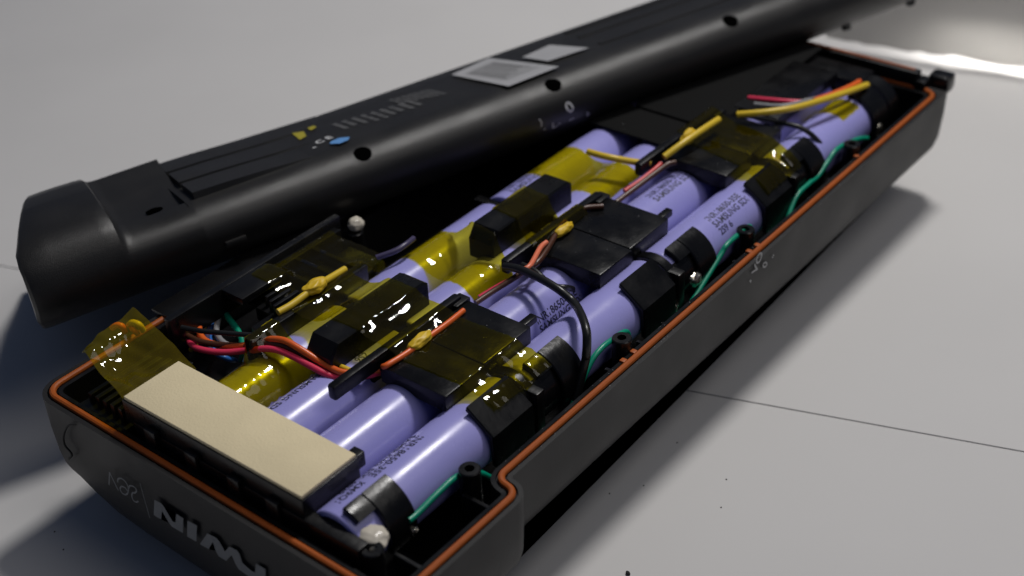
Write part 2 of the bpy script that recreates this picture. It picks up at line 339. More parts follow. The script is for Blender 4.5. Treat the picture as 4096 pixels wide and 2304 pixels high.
# ---------------------------------------------------------------- the cells: four rows of four
COLY = dict(A=78.0, B=58.5, C=39.0, D=19.0); ZC = -3.0; RC = 9.2
row_txt = dict(D='beside the long gasketed wall', C='under the flat black plates', B='between plates and raised blocks', A='beside the black wiring housing')
ord_txt = ['first', 'second', 'third', 'fourth']
def lathe_x(prof, yc, zc, n=40):
    v = []; f = []
    for (x, r) in prof:
        for j in range(n): v.append((x, yc+r*math.sin(2*math.pi*j/n), zc+r*math.cos(2*math.pi*j/n)))
    for i in range(len(prof)-1):
        for j in range(n): f.append((i*n+j, i*n+(j+1) % n, (i+1)*n+(j+1) % n, (i+1)*n+j))
    return v, f
CELLS = {}
def cell_x0(k): return 8.6+69.8*k
for col in 'DCBA':
    for k in range(4):
        x0 = cell_x0(k); x1 = x0+65.5; yc = COLY[col]
        t = thing('battery_cell', 'lavender cell in the row %s, %s from the cream pad' % (row_txt[col], ord_txt[k]), 'battery cell', (x0+32, yc, ZC-RC), 'cells packed in the tray')
        CELLS[col, k] = t
        v, f = lathe_x([(x0, RC-1.6), (x0, RC-0.5), (x0+0.25, RC-0.12), (x0+0.8, RC), (x0+20, RC), (x0+40, RC), (x1-1.2, RC), (x1-0.6, RC-0.3), (x1-0.2, RC-0.9), (x1-0.2, RC-1.8)], yc, ZC)
        obj('wrapper', v, f, 'wrap', t, angle=60)
        v, f = lathe_x([(x0+0.15, 0.01), (x0+0.15, RC-1.5)], yc, ZC, 32); obj('end_cap', v, f, 'steel', t)
        v, f = lathe_x([(x1-0.3, RC-1.7), (x1-0.3, 4), (x1+1.2, 3.6), (x1+1.2, 0.01)], yc, ZC, 32); obj('end_cap', v, f, 'steel', t)
def cell_print(col, k, lines, at, size, flip, pitch=2.9, dots=True):
    mb = MB(); xc, th = at; yc = COLY[col]
    for i, ln in enumerate(lines):
        v, f = text_mesh(ln, size); off = -i*pitch; vs = []
        for a, b in v:
            b2 = b+off; sg = -1 if flip else 1
            ang = math.radians(th)+sg*b2/RC; vs.append((xc+sg*a, yc+(RC+0.04)*math.sin(ang), ZC+(RC+0.04)*math.cos(ang)))
        mb.add(vs, f)
    mb.build('print', 'ink', CELLS[col, k], smooth=False)
cell_print('D', 2, ['INR18650-35E', 'SAMSUNG SDI', '2S9 6'], (173.3, -17.7), 3.2, False)
cell_print('C', 2, ['INR18650-35E', 'SAMSUNG SDI'], (174.4, 0.4), 3.2, False)
cell_print('C', 1, ['INR18650-35E', 'SAMSUNG SDI'], (104.1, -63.9), 3.2, False)
cell_print('D', 0, ['INR18650-35E', 'SAMSUNG SDI'], (43.2, 22.3), 3.2, True)
cell_print('D', 0, ['KM9Q1', '6S20'], (21.7, 23.8), 3.0, True)
cell_print('B', 0, ['SAMSUNG SDI', '6 S2'], (46.5, 25.5), 3.0, True)
cell_print('B', 1, ['KM3f', '9S2'], (56.4, 2.5), 3.0, False)
cell_print('B', 0, ['KM3f'], (55.5, -0.3), 3.0, False)
cell_print('A', 2, ['INR18650-35E', 'SAMSUNG'], (152.3, 13.6), 3.2, False)

# ---------------------------------------------------------------- black cell brackets
def arc_sleeve(mb, x0, x1, yc, a0, a1, ri=9.35, ro=10.9, facet=None, n=18):
    A = [math.radians(a0+(a1-a0)*i/n) for i in range(n+1)] if facet is None else [math.radians(a) for a in facet]
    rr = [ro]*len(A)
    v = []; f = []; k = len(A); b = 0.35
    for (x, r0, r1) in ((x0, ri, ro-b), (x0+b, ri, ro), (x1-b, ri, ro), (x1, ri, ro-b)):
        for a in A: v.append((x, yc+r1*math.sin(a), ZC+r1*math.cos(a)))
        for a in A: v.append((x, yc+r0*math.sin(a), ZC+r0*math.cos(a)))
    for i in range(3):
        o0 = i*2*k; o1 = (i+1)*2*k
        for j in range(k-1):
            f.append((o0+j, o0+j+1, o1+j+1, o1+j)); f.append((o0+k+j+1, o0+k+j, o1+k+j, o1+k+j+1))
        f.append((o0+k, o0, o1, o1+k)); f.append((o0+k-1, o0+2*k-1, o1+2*k-1, o1+k-1))
    for o0, rev in ((0, 1), (6*k, 0)):
        for j in range(k-1): f.append((o0+j, o0+k+j, o0+k+j+1, o0+j+1) if rev else (o0+j+1, o0+k+j+1, o0+k+j, o0+j))
    mb.add(v, f)
YD = COLY['D']
br_txt = ['nearest the cream pad', 'middle of the three with plates', 'farthest from the cream pad']
BX = [73.5, 143.0, 213.0]
for i, bx in enumerate(BX):
    t = thing('cell_bracket', 'black cell bracket with plate and clips, '+br_txt[i], 'bracket', (bx+7, 48, -14), 'cell brackets across the tray')
    MB().box(bx+1.2, bx+4.5, 8.5, 88, -14, 4.5, 0.4).build('web', 'holder', t)
    mb = MB(); arc_sleeve(mb, bx-17.5, bx-0.5, YD, 0, 0, ro=11.9, ri=10.5, facet=[-9, -62, -112]); arc_sleeve(mb, bx-0.8, bx+13, YD, -36, -115, ri=9.25, ro=9.65); mb.build('clip', 'holder', t, angle=30)
    mb = MB(); arc_sleeve(mb, bx+12.8, bx+22.5, YD, -9, -115, ro=11.1); arc_sleeve(mb, bx+6.5, bx+12.9, YD, -9, -40, ro=11.1); mb.build('clip', 'holder', t, angle=30)
    mb = MB(); arc_sleeve(mb, bx+0.8, bx+4.6, YD, 40, -60, ri=8.0, ro=9.9); mb.build('clip_bridge', 'holder', t)
    mb = MB().box(bx-18.5, bx-2.0, 23.2, 46.6, 4.5, 10, 0.5)
    mb.build('plate', 'holder', t)
    MB().box(bx-1.8, bx+19, 24.0, 46.6, 4.5, 10.1, 0.5).build('plate', 'holder', t)
    MB().box(bx+18.6, bx+24.5, 26, 28.4, 7.6, 9.9, 0.4).build('tab', 'holder', t)
    MB().box(bx+13.5, bx+19.6, 46.2, 50.4, 6.5, 11, 0.4).build('tab', 'holder', t)
    MB().box(bx-34.5 if i == 0 else bx-31, bx+17.5, 47.6, 50.4, 7.5, 12.2, 0.8).build('rail', 'holder', t)
    MB().box(bx-18, bx+15, 50.0, 52.0, 2, 8.5, 0.4).build('rail_foot', 'holder', t)
    # chamfered block between the two outer rows
    xa, xb = bx-25, bx+15.5
    prof = [(xa, 4.0), (xa, 10.5), (xa+3, 14.6), (xb-2, 14.6), (xb, 13.2), (xb, 4.0)]
    mb = MB(); v = []; f = []
    for (y, g) in ((58.2, 0.5), (58.7, 0), (67.5, 0), (68.0, 0.5)):
        cx = (xa+xb)/2
        for (x, z) in prof: v.append((x+(g if x < cx else -g), y, z-(g if z > 5 else 0)))
    n = len(prof)
    for a in range(3):
        for j in range(n): f.append((a*n+j, a*n+(j+1) % n, (a+1)*n+(j+1) % n, (a+1)*n+j))
    f.append(tuple(range(n))); f.append(tuple(3*n+j for j in range(n-1, -1, -1))); mb.add(v, f)
    if i < 2: mb.build('block', 'holder', t)
    if i == 1: MB().box(bx-6, bx-1, 55, 58.4, 4, 7.5, 0.4).build('tab', 'holder', t)
t = thing('cell_bracket', 'black plastic end bracket clipped over the first cell beside the cream pad', 'bracket', (18, 48, -14), 'cell brackets across the tray')
mb = MB(); arc_sleeve(mb, 16.5, 25.5, YD, -8, -115, ro=11.1); arc_sleeve(mb, 10.2, 16.6, YD, -8, -36, ro=11.1); mb.build('clip', 'holder', t, angle=30)
MB().box(4.8, 8.7, 8, 90, -16, 3.5, 0.4).build('web', 'holder', t)
t = thing('cell_bracket', 'glossy black end bracket at the far wall under amber film', 'bracket', (290, 48, -14), 'cell brackets across the tray')
mb = MB(); arc_sleeve(mb, 272, 283, YD, 5, -112); arc_sleeve(mb, 284.5, 292, YD, 10, -100, ri=8.6, ro=10.4); mb.build('clip', 'holder', t, angle=30)
MB().box(286, 298, 22, 100, -16, 6, 0.6).build('web', 'holder', t)
MB().box(240, 284, 30, 48, 5, 9, 0.6).build('plate', 'holder', t)

# ---------------------------------------------------------------- control housing with foam pad, wiring housing
t = thing('control_housing', 'black plastic control board housing under the cream pad', 'housing', (15, 60, -10))
MB().box(5.4, 25.2, 26.2, 94, 1.5, 9.0, 0.5).build('body', 'inner', t)
for y in (36, 50, 66, 82): MB().box(3.6, 5.6, y-2.2, y+2.2, -8, 5, 0.5).build('foot', 'inner', t)
MB().box(24.8, 28.2, 27.0, 30.5, 4, 8.6, 0.4).build('tab', 'inner', t)
MB().box(4.5, 26, 94, 114, -10, -1, 0.5).build('connector_bed', 'inner', t)
for j in range(5): MB().box(5.5+0.2*j, 31-0.8*j, 95.5+j*3.6, 97.2+j*3.6, -1.2, 4.6-0.5*j, 0.3).build('connector_rib', 'inner', t)
mb = MB().box(5.8, 24.8, 26.6, 93.2, 9.0, 10.1, 0.25); tag(mb.build('foam_pad', 'foam'), 'flat cream foam pad stuck on the black control housing', 'foam pad')
t = thing('wiring_housing', 'long black slotted wiring housing beside the cells under the lid', 'housing', (70, 98, -10))
MB().box(34, 103, 107.2, 109.8, 3, 12.2, 0.5).build('rail', 'inner', t)
MB().box(62, 100, 104.5, 107.4, 2, 9.6, 0.4).build('rail', 'inner', t)
MB().box(53.5, 71, 98.5, 107.6, 9.6, 12.0, 0.5).build('cover', 'inner', t)
MB().box(58, 98, 84.5, 99, 2.0, 6.5, 0.4).build('body', 'inner', t)
for j in range(4): MB().box(56.5+1.2*j, 68-0.5*j, 86.5+j*3.0, 87.7+j*3.0, 5.5, 11.0-0.3*j, 0.25).build('slat', 'inner', t)
for j in range(3): MB().box(73+7*j, 74.5+7*j, 86, 106, 6.2, 9.5, 0.3).build('slat', 'inner', t)
MB().box(41, 88, 81.6, 84.4, 4, 11.6, 0.5).build('rail', 'inner', t)
MB().box(50, 60, 84.0, 92, 0, 7.2, 0.4).build('body', 'inner', t)
MB().box(28, 100, 84, 117, -14, -9, 0.4).build('base', 'inner', t)

t = thing('darkening_sheet', 'matt black insulation sheet over the far cells under the lid', 'darkening', (250, 80, 5))  # black sheet added to darken the far cells below the lid
MB().box(222, 300, 45, 77, 7.6, 8.6, 0.3).build('flap', 'matt', t)
MB().box(204, 223, 52, 84, 6.9, 7.7, 0.3).build('flap', 'matt', t)
# ---------------------------------------------------------------- wires
def wire(name, colour, pts, r, label, group=None):
    return tag(MB().tube(pts, r, 12).build(name, 'w_'+colour), label, 'wire', group)
G = 'loose wires over the cells'
wire('wire', 'orange', [(56.0, 117.2, 2.0), (48.2, 111.0, 4.0), (43.1, 107.1, 4.0), (40.4, 101.0, 4.0), (41.5, 92.6, 5.0), (44.1, 85.9, 7.0), (45.7, 81.5, 9.0), (45.8, 78.3, 11.0), (46.5, 73.7, 12.0), (47.1, 68.7, 11.0), (48.1, 63.9, 9.0), (48.6, 59.6, 8.0), (49.2, 55.7, 7.5), (51.6, 52.2, 7.0), (53.5, 50.0, 7.0), (56.2, 48.2, 7.0)], 0.95, 'bright orange wire arching over the amber wrapped cell', G)
wire('wire', 'brown', [(38.2, 106.2, 5.0), (38.5, 100.5, 5.0), (41.1, 94.4, 5.0), (43.0, 88.9, 6.0), (44.3, 83.2, 8.0), (45.3, 77.9, 10.0), (46.6, 72.6, 10.0), (48.0, 67.6, 8.0), (48.1, 62.1, 7.0), (48.7, 57.9, 6.5), (50.6, 52.6, 6.0), (55.9, 49.7, 5.0)], 0.9, 'dark brown wire between the orange and crimson wires', G)
wire('wire', 'pink', [(48.0, 113.9, 1.0), (42.3, 110.2, 2.0), (37.3, 104.5, 4.0), (35.9, 98.4, 5.0), (38.7, 91.8, 5.0), (42.9, 85.2, 6.0), (41.7, 82.2, 8.0), (42.9, 79.4, 9.0), (44.3, 75.3, 9.5), (45.2, 70.5, 9.0), (45.9, 65.5, 8.0), (46.6, 60.6, 7.0), (47.9, 56.8, 6.0), (50.8, 52.8, 6.0), (54.1, 49.0, 6.5), (59.0, 48.6, 5.0)], 0.95, 'crimson wire arching in front of the orange wire', G)
wire('wire', 'lemon', [(52.1, 64.6, 6.0), (51.6, 61.2, 6.5), (51.9, 57.0, 6.5), (52.5, 54.4, 6.0)], 0.8, 'short lemon yellow wire beside the orange wire arch', G)
wire('wire', 'orange', [(55.3, 45.4, 10.0), (55.8, 44.2, 10.8), (62.6, 43.4, 10.9), (71.4, 43.3, 11.0), (79.5, 43.2, 11.0), (87.0, 43.7, 10.8)], 0.85, 'straight orange wire lying along the black plate under amber film', G)
wire('wire', 'black', [(36.7, 106.0, 9.0), (38.8, 99.8, 9.0), (42.4, 92.7, 9.0), (46.0, 86.0, 9.0)], 0.75, 'straight black wire crossing the coloured wire bundle', 'bundle of wires in the corner')
GB = 'bundle of wires in the corner'
wire('wire', 'lemon', [(53.1, 113.6, 2.0), (47.7, 110.0, 2.0), (42.1, 106.9, 2.0), (37.9, 103.3, 3.0), (40.0, 108.5, -2.0)], 0.8, 'yellow wire in the corner wire bundle', GB)
wire('wire', 'violet', [(55.1, 114.1, 1.0), (49.9, 111.1, 1.0), (44.8, 106.3, 1.0), (41.3, 101.4, 1.0), (43.1, 100.5, -2.0)], 0.8, 'dark violet wire in the corner wire bundle', GB)
wire('wire', 'blue', [(56.4, 114.8, 0.0), (50.6, 110.7, 0.0), (45.6, 105.8, 0.0), (41.6, 99.7, 0.0), (42.3, 95.7, -1.0), (45.5, 96.3, -4.0)], 0.8, 'blue wire in the corner wire bundle', GB)
wire('wire', 'grey', [(55.2, 111.6, 2.0), (50.0, 107.5, 2.0), (46.4, 103.5, 2.0), (44.5, 98.9, 2.0), (45.6, 95.3, 1.0), (48.2, 93.0, 0.0)], 0.9, 'grey wire in the corner wire bundle', GB)
wire('wire', 'green', [(56.0, 111.8, 3.0), (52.9, 105.7, 3.0), (50.3, 99.1, 3.0), (48.4, 95.2, 2.0), (45.5, 91.8, 1.0), (45.8, 93.5, -3.0)], 0.95, 'green wire curving down from the black housing', GB)
wire('wire', 'pink', [(54.5, 118.5, 0.0), (50.4, 116.7, 0.0), (46.1, 114.3, 0.0), (41.8, 111.1, 0.0)], 0.85, 'deep pink wire in the corner wire bundle', GB)
# under the peeled film
wire('wire', 'orange', [(29.5, 129.8, 3.0), (30.1, 128.1, 4.5), (30.7, 126.4, 4.5), (31.4, 126.6, 2.0)], 0.9, 'orange wire loop under the peeled amber film', 'wire loops under the peeled film')
wire('wire', 'lemon', [(32.6, 125.7, 4.0), (32.9, 124.0, 5.5), (33.3, 121.6, 5.5), (34.1, 121.4, 3.0)], 0.95, 'yellow wire loop under the peeled amber film', 'wire loops under the peeled film')
wire('wire', 'orange', [(33.3, 126.2, 3.0), (31.9, 123.0, 4.0), (32.9, 122.7, 2.0)], 0.85, 'short orange wire stub under the peeled amber film', 'wire loops under the peeled film')
# green lead along the wall
gz = -7
wire('wire', 'green', [(22.6, 8.2, -0.5), (26.1, 8.2, -0.5), (33.6, 8.2, 0.4), (41.1, 8.2, 0.4), (49, 8.0, -4), (55, 7.0, -10), (64, 6.0, -13), (82, 6.0, -13), (88.5, 7.4, -8), (97.9, 8.2, 0.0), (103.1, 8.2, 2.3), (109.0, 8.2, 2.2), (116.4, 8.2, 0.5), (117, 7.6, -6.5), (123, 6.2, -11.5), (138, 5.6, -12.5), (143, 6.6, -10), (165.9, 8.2, -1.2), (170.5, 8.2, 1.3), (177.5, 8.2, 1.6), (184.9, 8.2, 0.8), (186, 7.6, -6.5), (192, 6.2, -11), (203, 6.2, -10), (214.4, 8.2, -3.4), (223.6, 8.2, -2.1), (229.7, 8.2, -2.1), (235.6, 8.2, 0.1), (243.3, 8.2, 2.4), (257.8, 8.2, -0.7), (266.2, 8.2, -3.9)], 0.85, 'long green lead running between the cells and the gasketed wall')
# thick black loop over the second cells
wire('wire', 'black', [(111.6, 48.5, 10.5), (110.6, 41.8, 12.5), (109.6, 33.9, 13.0), (108.6, 26.2, 12.5), (108.2, 20.8, 10.5), (102.1, 13.5, 12.3), (97.4, 8.6, 12.2), (95.7, 7.2, 9.5), (95.0, 7.0, 6.0), (94.5, 7.2, 3.2), (88, 7.4, -12)], 1.25, 'thick glossy black cable looping over the second cells')
wire('wire', 'black', [(113.5, 43.4, 12.0), (113.0, 38.3, 12.0), (112.1, 33.8, 11.0), (112.4, 30.2, 10.0), (114.2, 28.0, 9.5), (118.8, 29.1, 6.0)], 0.9, 'thin black wire curling beside the thick black cable')
wire('wire', 'black', [(236.3, 36.0, 9.0), (236.1, 26.1, 10.0), (237.3, 19.5, 9.5), (239.4, 15.0, 6.0), (243.2, 13.0, 0.0), (247.1, 13.7, -7.0)], 0.9, 'thin black wire arching over the fourth cell by the wall')
# pairs running lengthwise in the middle
wire('wire', 'brown', [(97.0, 47.9, 6.0), (104.3, 46.5, 7.0), (109.9, 44.4, 8.5), (113.8, 43.3, 9.5), (120.1, 41.6, 11.2), (145.8, 49.3, 11.2), (155.3, 43.9, 11.0)], 0.9, 'brown wire lying between the second black plate and its rail', G)
wire('wire', 'pink', [(99.7, 48.7, 6.0), (105.4, 46.7, 7.2), (111.1, 44.2, 8.5), (115.3, 44.2, 8.5)], 0.85, 'short magenta wire above the brown wire between the plates', G)
wire('wire', 'salmon', [(111.5, 40.7, 12.6), (114.0, 40.5, 12.8), (122.7, 43.7, 12.8), (126.4, 44.1, 12.8)], 0.8, 'salmon wire end showing beside the second plate', G)
wire('wire', 'brown', [(165.1, 46.7, 6.0), (175.1, 45.3, 7.5), (185.5, 43.9, 9.0), (190.1, 42.8, 10.0), (192.9, 41.5, 10.0)], 0.9, 'brown wire between the second and third black plates', G)
wire('wire', 'red', [(172.2, 47.5, 7.0), (179.1, 45.9, 8.2), (187.1, 45.0, 9.5), (189.5, 44.9, 10.0)], 0.85, 'red wire beside the brown wire under the lid', G)
wire('wire', 'lemon', [(228.0, 39.3, 13.0), (231.0, 33.3, 14.0), (235.1, 28.3, 14.5), (240.6, 24.1, 14.5), (249.4, 20.6, 14.0), (260.3, 17.6, 13.0), (269.5, 16.4, 11.5), (279.9, 16.5, 9.0)], 1.15, 'long yellow wire curving to the far end wall', 'yellow wires under the lid')
wire('wire', 'orange', [(255.3, 24.5, 11.0), (263.2, 21.4, 11.0), (271.2, 19.2, 11.0), (279.1, 19.1, 10.0)], 1.0, 'orange wire beside the long yellow wire', 'yellow wires under the lid')
wire('wire', 'pink', [(248.0, 46.4, 9.0), (249.9, 36.3, 10.0), (253.2, 29.2, 10.0), (259.6, 25.2, 9.0)], 0.85, 'magenta wire behind the long yellow wire', 'yellow wires under the lid')
wire('wire', 'grey', [(244.9, 42.1, 9.0), (247.2, 32.4, 10.0), (255.9, 27.2, 10.0), (263.9, 24.0, 9.0)], 0.8, 'brownish grey wire behind the long yellow wire', 'yellow wires under the lid')
wire('wire', 'lemon', [(191.4, 45.0, 11.5), (198.9, 42.6, 14.0), (207.6, 41.3, 15.0), (218.3, 40.7, 15.0)], 1.15, 'straight yellow wire rising from the third bracket', 'yellow wires under the lid')
wire('wire', 'lemon', [(178.3, 66.2, 13.0), (177.9, 60.7, 13.5), (179.6, 55.9, 13.0), (184.2, 51.5, 11.0), (187.9, 48.0, 10.0)], 1.1, 'yellow wire crossing to the third bracket in the shade of the lid', 'yellow wires under the lid')
wire('wire', 'violet', [(95.0, 84.9, 9.0), (99.7, 81.7, 10.0), (103.7, 80.8, 10.5), (108.5, 81.7, 10.0)], 0.9, 'dark purple wire above the second outer cell', G)
# yellow sensor lead on the wiring housing
wire('wire', 'lemon', [(54.7, 85.0, 12.2), (59.1, 84.3, 12.4), (64.4, 84.0, 13.0), (68.8, 84.0, 13.5), (74.4, 84.8, 12.5), (82.5, 85.5, 11.5)], 1.05, 'flat yellow sensor lead under amber film on the wiring housing', 'yellow sensor leads')
def bead(name, c, r, m, label, cat, seed, group=None, amp=0.25):
    tag(MB().blob(c, r, seed, amp).build(name, m, angle=180), label, cat, group)
bead('sensor_bead', (68.9, 84.0, 13.6), (4.6, 2.3, 1.8), 'yellow', 'yellow sensor bead on the wiring housing', 'sensor', 1, 'yellow sensor beads', 0.22)
bead('sensor_bead', (68.7, 43.7, 11.4), (4.8, 1.9, 1.6), 'yellow', 'yellow sensor bead under film on the first black plate', 'sensor', 2, 'yellow sensor beads', 0.22)
bead('sensor_bead', (136.6, 45.4, 11.6), (4.6, 1.6, 1.5), 'yellow', 'yellow sensor bead under film on the second black plate', 'sensor', 3, 'yellow sensor beads', 0.22)
bead('sensor_bead', (203.6, 43.4, 14.0), (4.5, 1.5, 2.6), 'yellow', 'yellow sensor bead standing on the third bracket', 'sensor', 4, 'yellow sensor beads', 0.22)
bead('glue_blob', (11.9, 10.4, 1.0), (3.9, 4.6, 2.6), 'glue', 'milky glue blob on the corner screw post beside the first cell', 'glue', 5, 'glue blobs', 0.16)
bead('glue_blob', (113.6, 112.0, 2.0), (2.8, 2.6, 2.4), 'glue', 'white glue blob on the post under the lid edge', 'glue', 6, 'glue blobs', 0.15)
bead('solder_blob', (154.4, 10.0, -3.0), (3.0, 2.6, 2.5), 'solder', 'shiny solder blob between the clips of the second bracket', 'solder', 7, 'solder blobs', 0.2)
bead('solder_blob', (142.8, 10.1, -7.0), (2.2, 2.0, 1.8), 'solder', 'dull solder blob below the second bracket clip', 'solder', 8, 'solder blobs', 0.2)
bead('solder_blob', (23.5, 7.6, -4.0), (0.9, 0.9, 0.9), 'solder', 'tiny solder bead beside the corner glue blob', 'solder', 9, 'solder blobs', 0.3)
bead('solder_blob', (275.7, 9.5, -4.0), (2.4, 2.2, 2.6), 'solder', 'solder blob below the far end bracket', 'solder', 10, 'solder blobs', 0.2)

# ---------------------------------------------------------------- amber film, draped over what lies below
BOX = [(5.4, 25.2, 26.2, 94, 10.1), (53.5, 71, 98.5, 107.6, 12.0), (62, 103, 104.5, 109.8, 9.8), (34, 103, 107.2, 109.8, 12.2), (58, 98, 84.5, 99, 9.2), (41, 88, 81.6, 84.4, 11.6)]
for bx in BX: BOX += [(bx-18.5, bx+19, 23.2, 46.6, 10.1), (bx-32, bx+17.5, 47.6, 50.4, 12.2), (bx-24, bx+15.5, 58.2, 68, 14.6 if bx < 200 else 6), (bx+1, bx+4.6, 8, 88, 4.5)]
def height(x, y):
    z = -8.0
    for col, yc in COLY.items():
        r = RC
        if col == 'D':
            for bx in BX+[-3.0]:
                if (bx-17.8 < x < bx-0.2 or bx+6.2 < x < bx+22.8) and y < yc-1.5: r = 11.3
            if x > 271: r = 10.9
        d = abs(y-yc)
        if d < r: z = max(z, ZC+math.sqrt(r*r-d*d))
    for (x0, x1, y0, y1, h) in BOX:
        if x0-0.3 <= x <= x1+0.3 and y0-0.3 <= y <= y1+0.3: z = max(z, h)
    return z
def film(x0, x1, y0, y1, label, skew=0.0, step=0.6, seed=0, sag=0.012, group='amber film strips', jag=1.0, lift=0.14):
    nx = max(6, int((x1-x0)/step)); ny = int((y1-y0)/step)
    X = np.zeros((nx+1, ny+1)); Y = np.zeros((nx+1, ny+1)); H = np.zeros((nx+1, ny+1))
    for i in range(nx+1):
        for j in range(ny+1):
            e = jag*(noise.noise(Vector((j*0.31, seed, 0 if i < nx/2 else 9)))*0.5)*abs(2*i/nx-1)**6
            x = x0+(x1-x0)*i/nx+skew*(j/ny-0.5)+e; y = y0+(y1-y0)*j/ny + jag*0.5*noise.noise(Vector((i*0.4, seed, 4)))*abs(2*j/ny-1)**6
            X[i, j] = x; Y[i, j] = y; H[i, j] = height(x, y)+lift
    Z = H.copy()
    # start from a taut envelope across the strip, then let it settle
    for it in range(900):
        A = Z.copy()
        A[:, 1:-1] = 0.40*(Z[:, :-2]+Z[:, 2:])+0.20*Z[:, 1:-1]
        B = Z.copy(); B[1:-1, :] = 0.5*(Z[:-2, :]+Z[2:, :]); A = 0.8*A+0.2*B
        Z = np.maximum(H, A-sag)
    for it in range(4):
        A = Z.copy(); A[:, 1:-1] = 0.25*Z[:, :-2]+0.5*Z[:, 1:-1]+0.25*Z[:, 2:]
        B = A.copy(); B[1:-1, :] = 0.25*A[:-2, :]+0.5*A[1:-1, :]+0.25*A[2:, :]; Z = B
    Z = np.maximum(Z, H-0.1)+0.12
    v = []; f = []
    for i in range(nx+1):
        for j in range(ny+1):
            fr_ = Z[i, j]-H[i, j]; w = min(1, fr_/1.5)
            wr = 0.3*noise.noise(Vector((X[i, j]*0.13, Y[i, j]*0.07, seed)))+0.16*noise.noise(Vector((X[i, j]*0.45, Y[i, j]*0.12, seed+2)))+0.5*w*noise.noise(Vector((X[i, j]*0.15, Y[i, j]*0.2, seed+5)))
            v.append((X[i, j], Y[i, j], Z[i, j]+max(wr, -0.08)+0.08))
    for i in range(nx):
        for j in range(ny): f.append((i*(ny+1)+j, (i+1)*(ny+1)+j, (i+1)*(ny+1)+j+1, i*(ny+1)+j+1))
    o = obj('film_strip', v, f, 'tape', None, angle=80); tag(o, label, 'tape', group); return o
film(60, 84, 12, 83, 'amber film strip across the first bracket from its clips to the wiring housing', skew=-4, seed=1)
film(64, 97, 82.5, 106, 'amber film strip over the slots of the wiring housing', seed=2)
film(26.5, 52, 69.0, 88.0, 'amber film wrapped on the first cell beside the cream pad, glinting', seed=3, lift=0.2)
film(103, 121, 51, 97, 'amber film strip on the outer cells before the second bracket block', skew=5, seed=4)
film(130, 146, 51.5, 74, 'short amber film over the block of the second bracket', skew=2, seed=14)
film(124, 150, 45.8, 52, 'narrow amber film along the rail of the second bracket', seed=5)
film(166, 188, 52, 90, 'amber film on the two outer cells beyond the second bracket', seed=6)
film(204, 226, 10.5, 52, 'amber film strip across the third bracket and its clips', skew=8, seed=7)
film(258, 270, 14, 30, 'small amber film piece on the fourth cell by the far bracket', seed=8)
def peeled():
    a, b, c, d = Vector((30.2, 117.8, 15.0)), Vector((26.8, 88.7, 9.0)), Vector((5.6, 92.7, 9.5)), Vector((10.6, 116.5, 11.0))
    n = 34; v = []; f = []
    for i in range(n+1):
        for j in range(n+1):
            s_, t_ = i/n, j/n
            p = a.lerp(b, s_).lerp(d.lerp(c, s_), t_)
            z = 1.8*noise.noise(Vector((p.x*0.09, p.y*0.11, 2.0)))+0.8*noise.noise(Vector((p.x*0.3, p.y*0.22, 7)))
            z += 2.0*math.exp(-((s_-0.15)/0.12)**2)*(0.4+0.6*t_) - 2.0*math.sin(math.pi*s_)*math.sin(math.pi*t_)
            v.append((p.x, p.y, p.z+z))
    for i in range(n):
        for j in range(n): f.append((i*(n+1)+j, i*(n+1)+j+1, (i+1)*(n+1)+j+1, (i+1)*(n+1)+j))
    tag(obj('film_strip', v, f, 'tape_double', None, angle=80), 'peeled amber film flap curling over the tray corner beside the cream pad', 'tape', 'amber film strips')
peeled()

# ---------------------------------------------------------------- the lid, leaning on the tray
ax, ay, az = [Vector(q) for q in [[0.94031, -0.33823, 0.03766], [0.33948, 0.92447, -0.17353], [0.02388, 0.17595, 0.98411]]]; lo = Vector([66.2, 138.6, -1.5])
ml = Matrix(((ax.x, ay.x, az.x, lo.x*S), (ax.y, ay.y, az.y, lo.y*S), (ax.z, ay.z, az.z, (lo.z+ZT)*S), (0, 0, 0, 1)))
lid = thing('battery_case', 'black ribbed battery case lid leaning across the open tray', 'battery case', None, None, ml)
def loft(secs, name, m, parent, angle=38, caps=True, thick=None):
    v = [p for s_ in secs for p in s_]; k = len(secs[0]); f = []
    for i in range(len(secs)-1):
        for j in range(k-1): f.append((i*k+j, i*k+j+1, (i+1)*k+j+1, (i+1)*k+j))
    if caps: f.append(tuple(range(k))); f.append(tuple((len(secs)-1)*k+j for j in range(k-1, -1, -1)))
    o = obj(name, v, f, m, parent, angle=angle)
    return o
def body_sec(t):
    H = 22.0
    pts = [(1.5, 0.2), (0, 0), (-4.5, 3.5), (-7.2, 7.5), (-8.0, 11), (-7.6, 14.5), (-6.0, 17.6), (-3.2, 20.0), (0.5, 21.4), (5, H), (14, H), (23, H), (32, H), (39, H), (42.5, 20.8), (46, 18.5), (56, 12), (70, 3), (84, -7), (95.5, -15), (93.5, -15.6)]
    return [(t, w, h) for w, h in pts]
inner_pts = [(-2.5, 4.6), (-5.2, 8), (-5.9, 11), (-5.6, 14), (-4.3, 16.3), (-2, 18.1), (1.4, 19.3), (5.5, 19.8), (38, 19.8), (41.5, 18.8), (44.5, 16.6), (54.5, 10), (68.5, 1), (82.5, -9), (91.5, -15.4)]
def body_loft():
    secs = []
    for t in [5.4, 20, 50, 90, 130, 170, 210, 250, 290, 318, 322]:
        g = 0
        o = [(t, w+(g if w < 20 else -g), h-(g*0.5 if h > 10 else 0)) for (_, w, h) in body_sec(t)]
        secs.append(o + [(t if t < 320 else 319, w, h) for w, h in reversed(inner_pts)] + [o[0]])
    return loft(secs, 'shell', 'lid', lid)
body_loft()
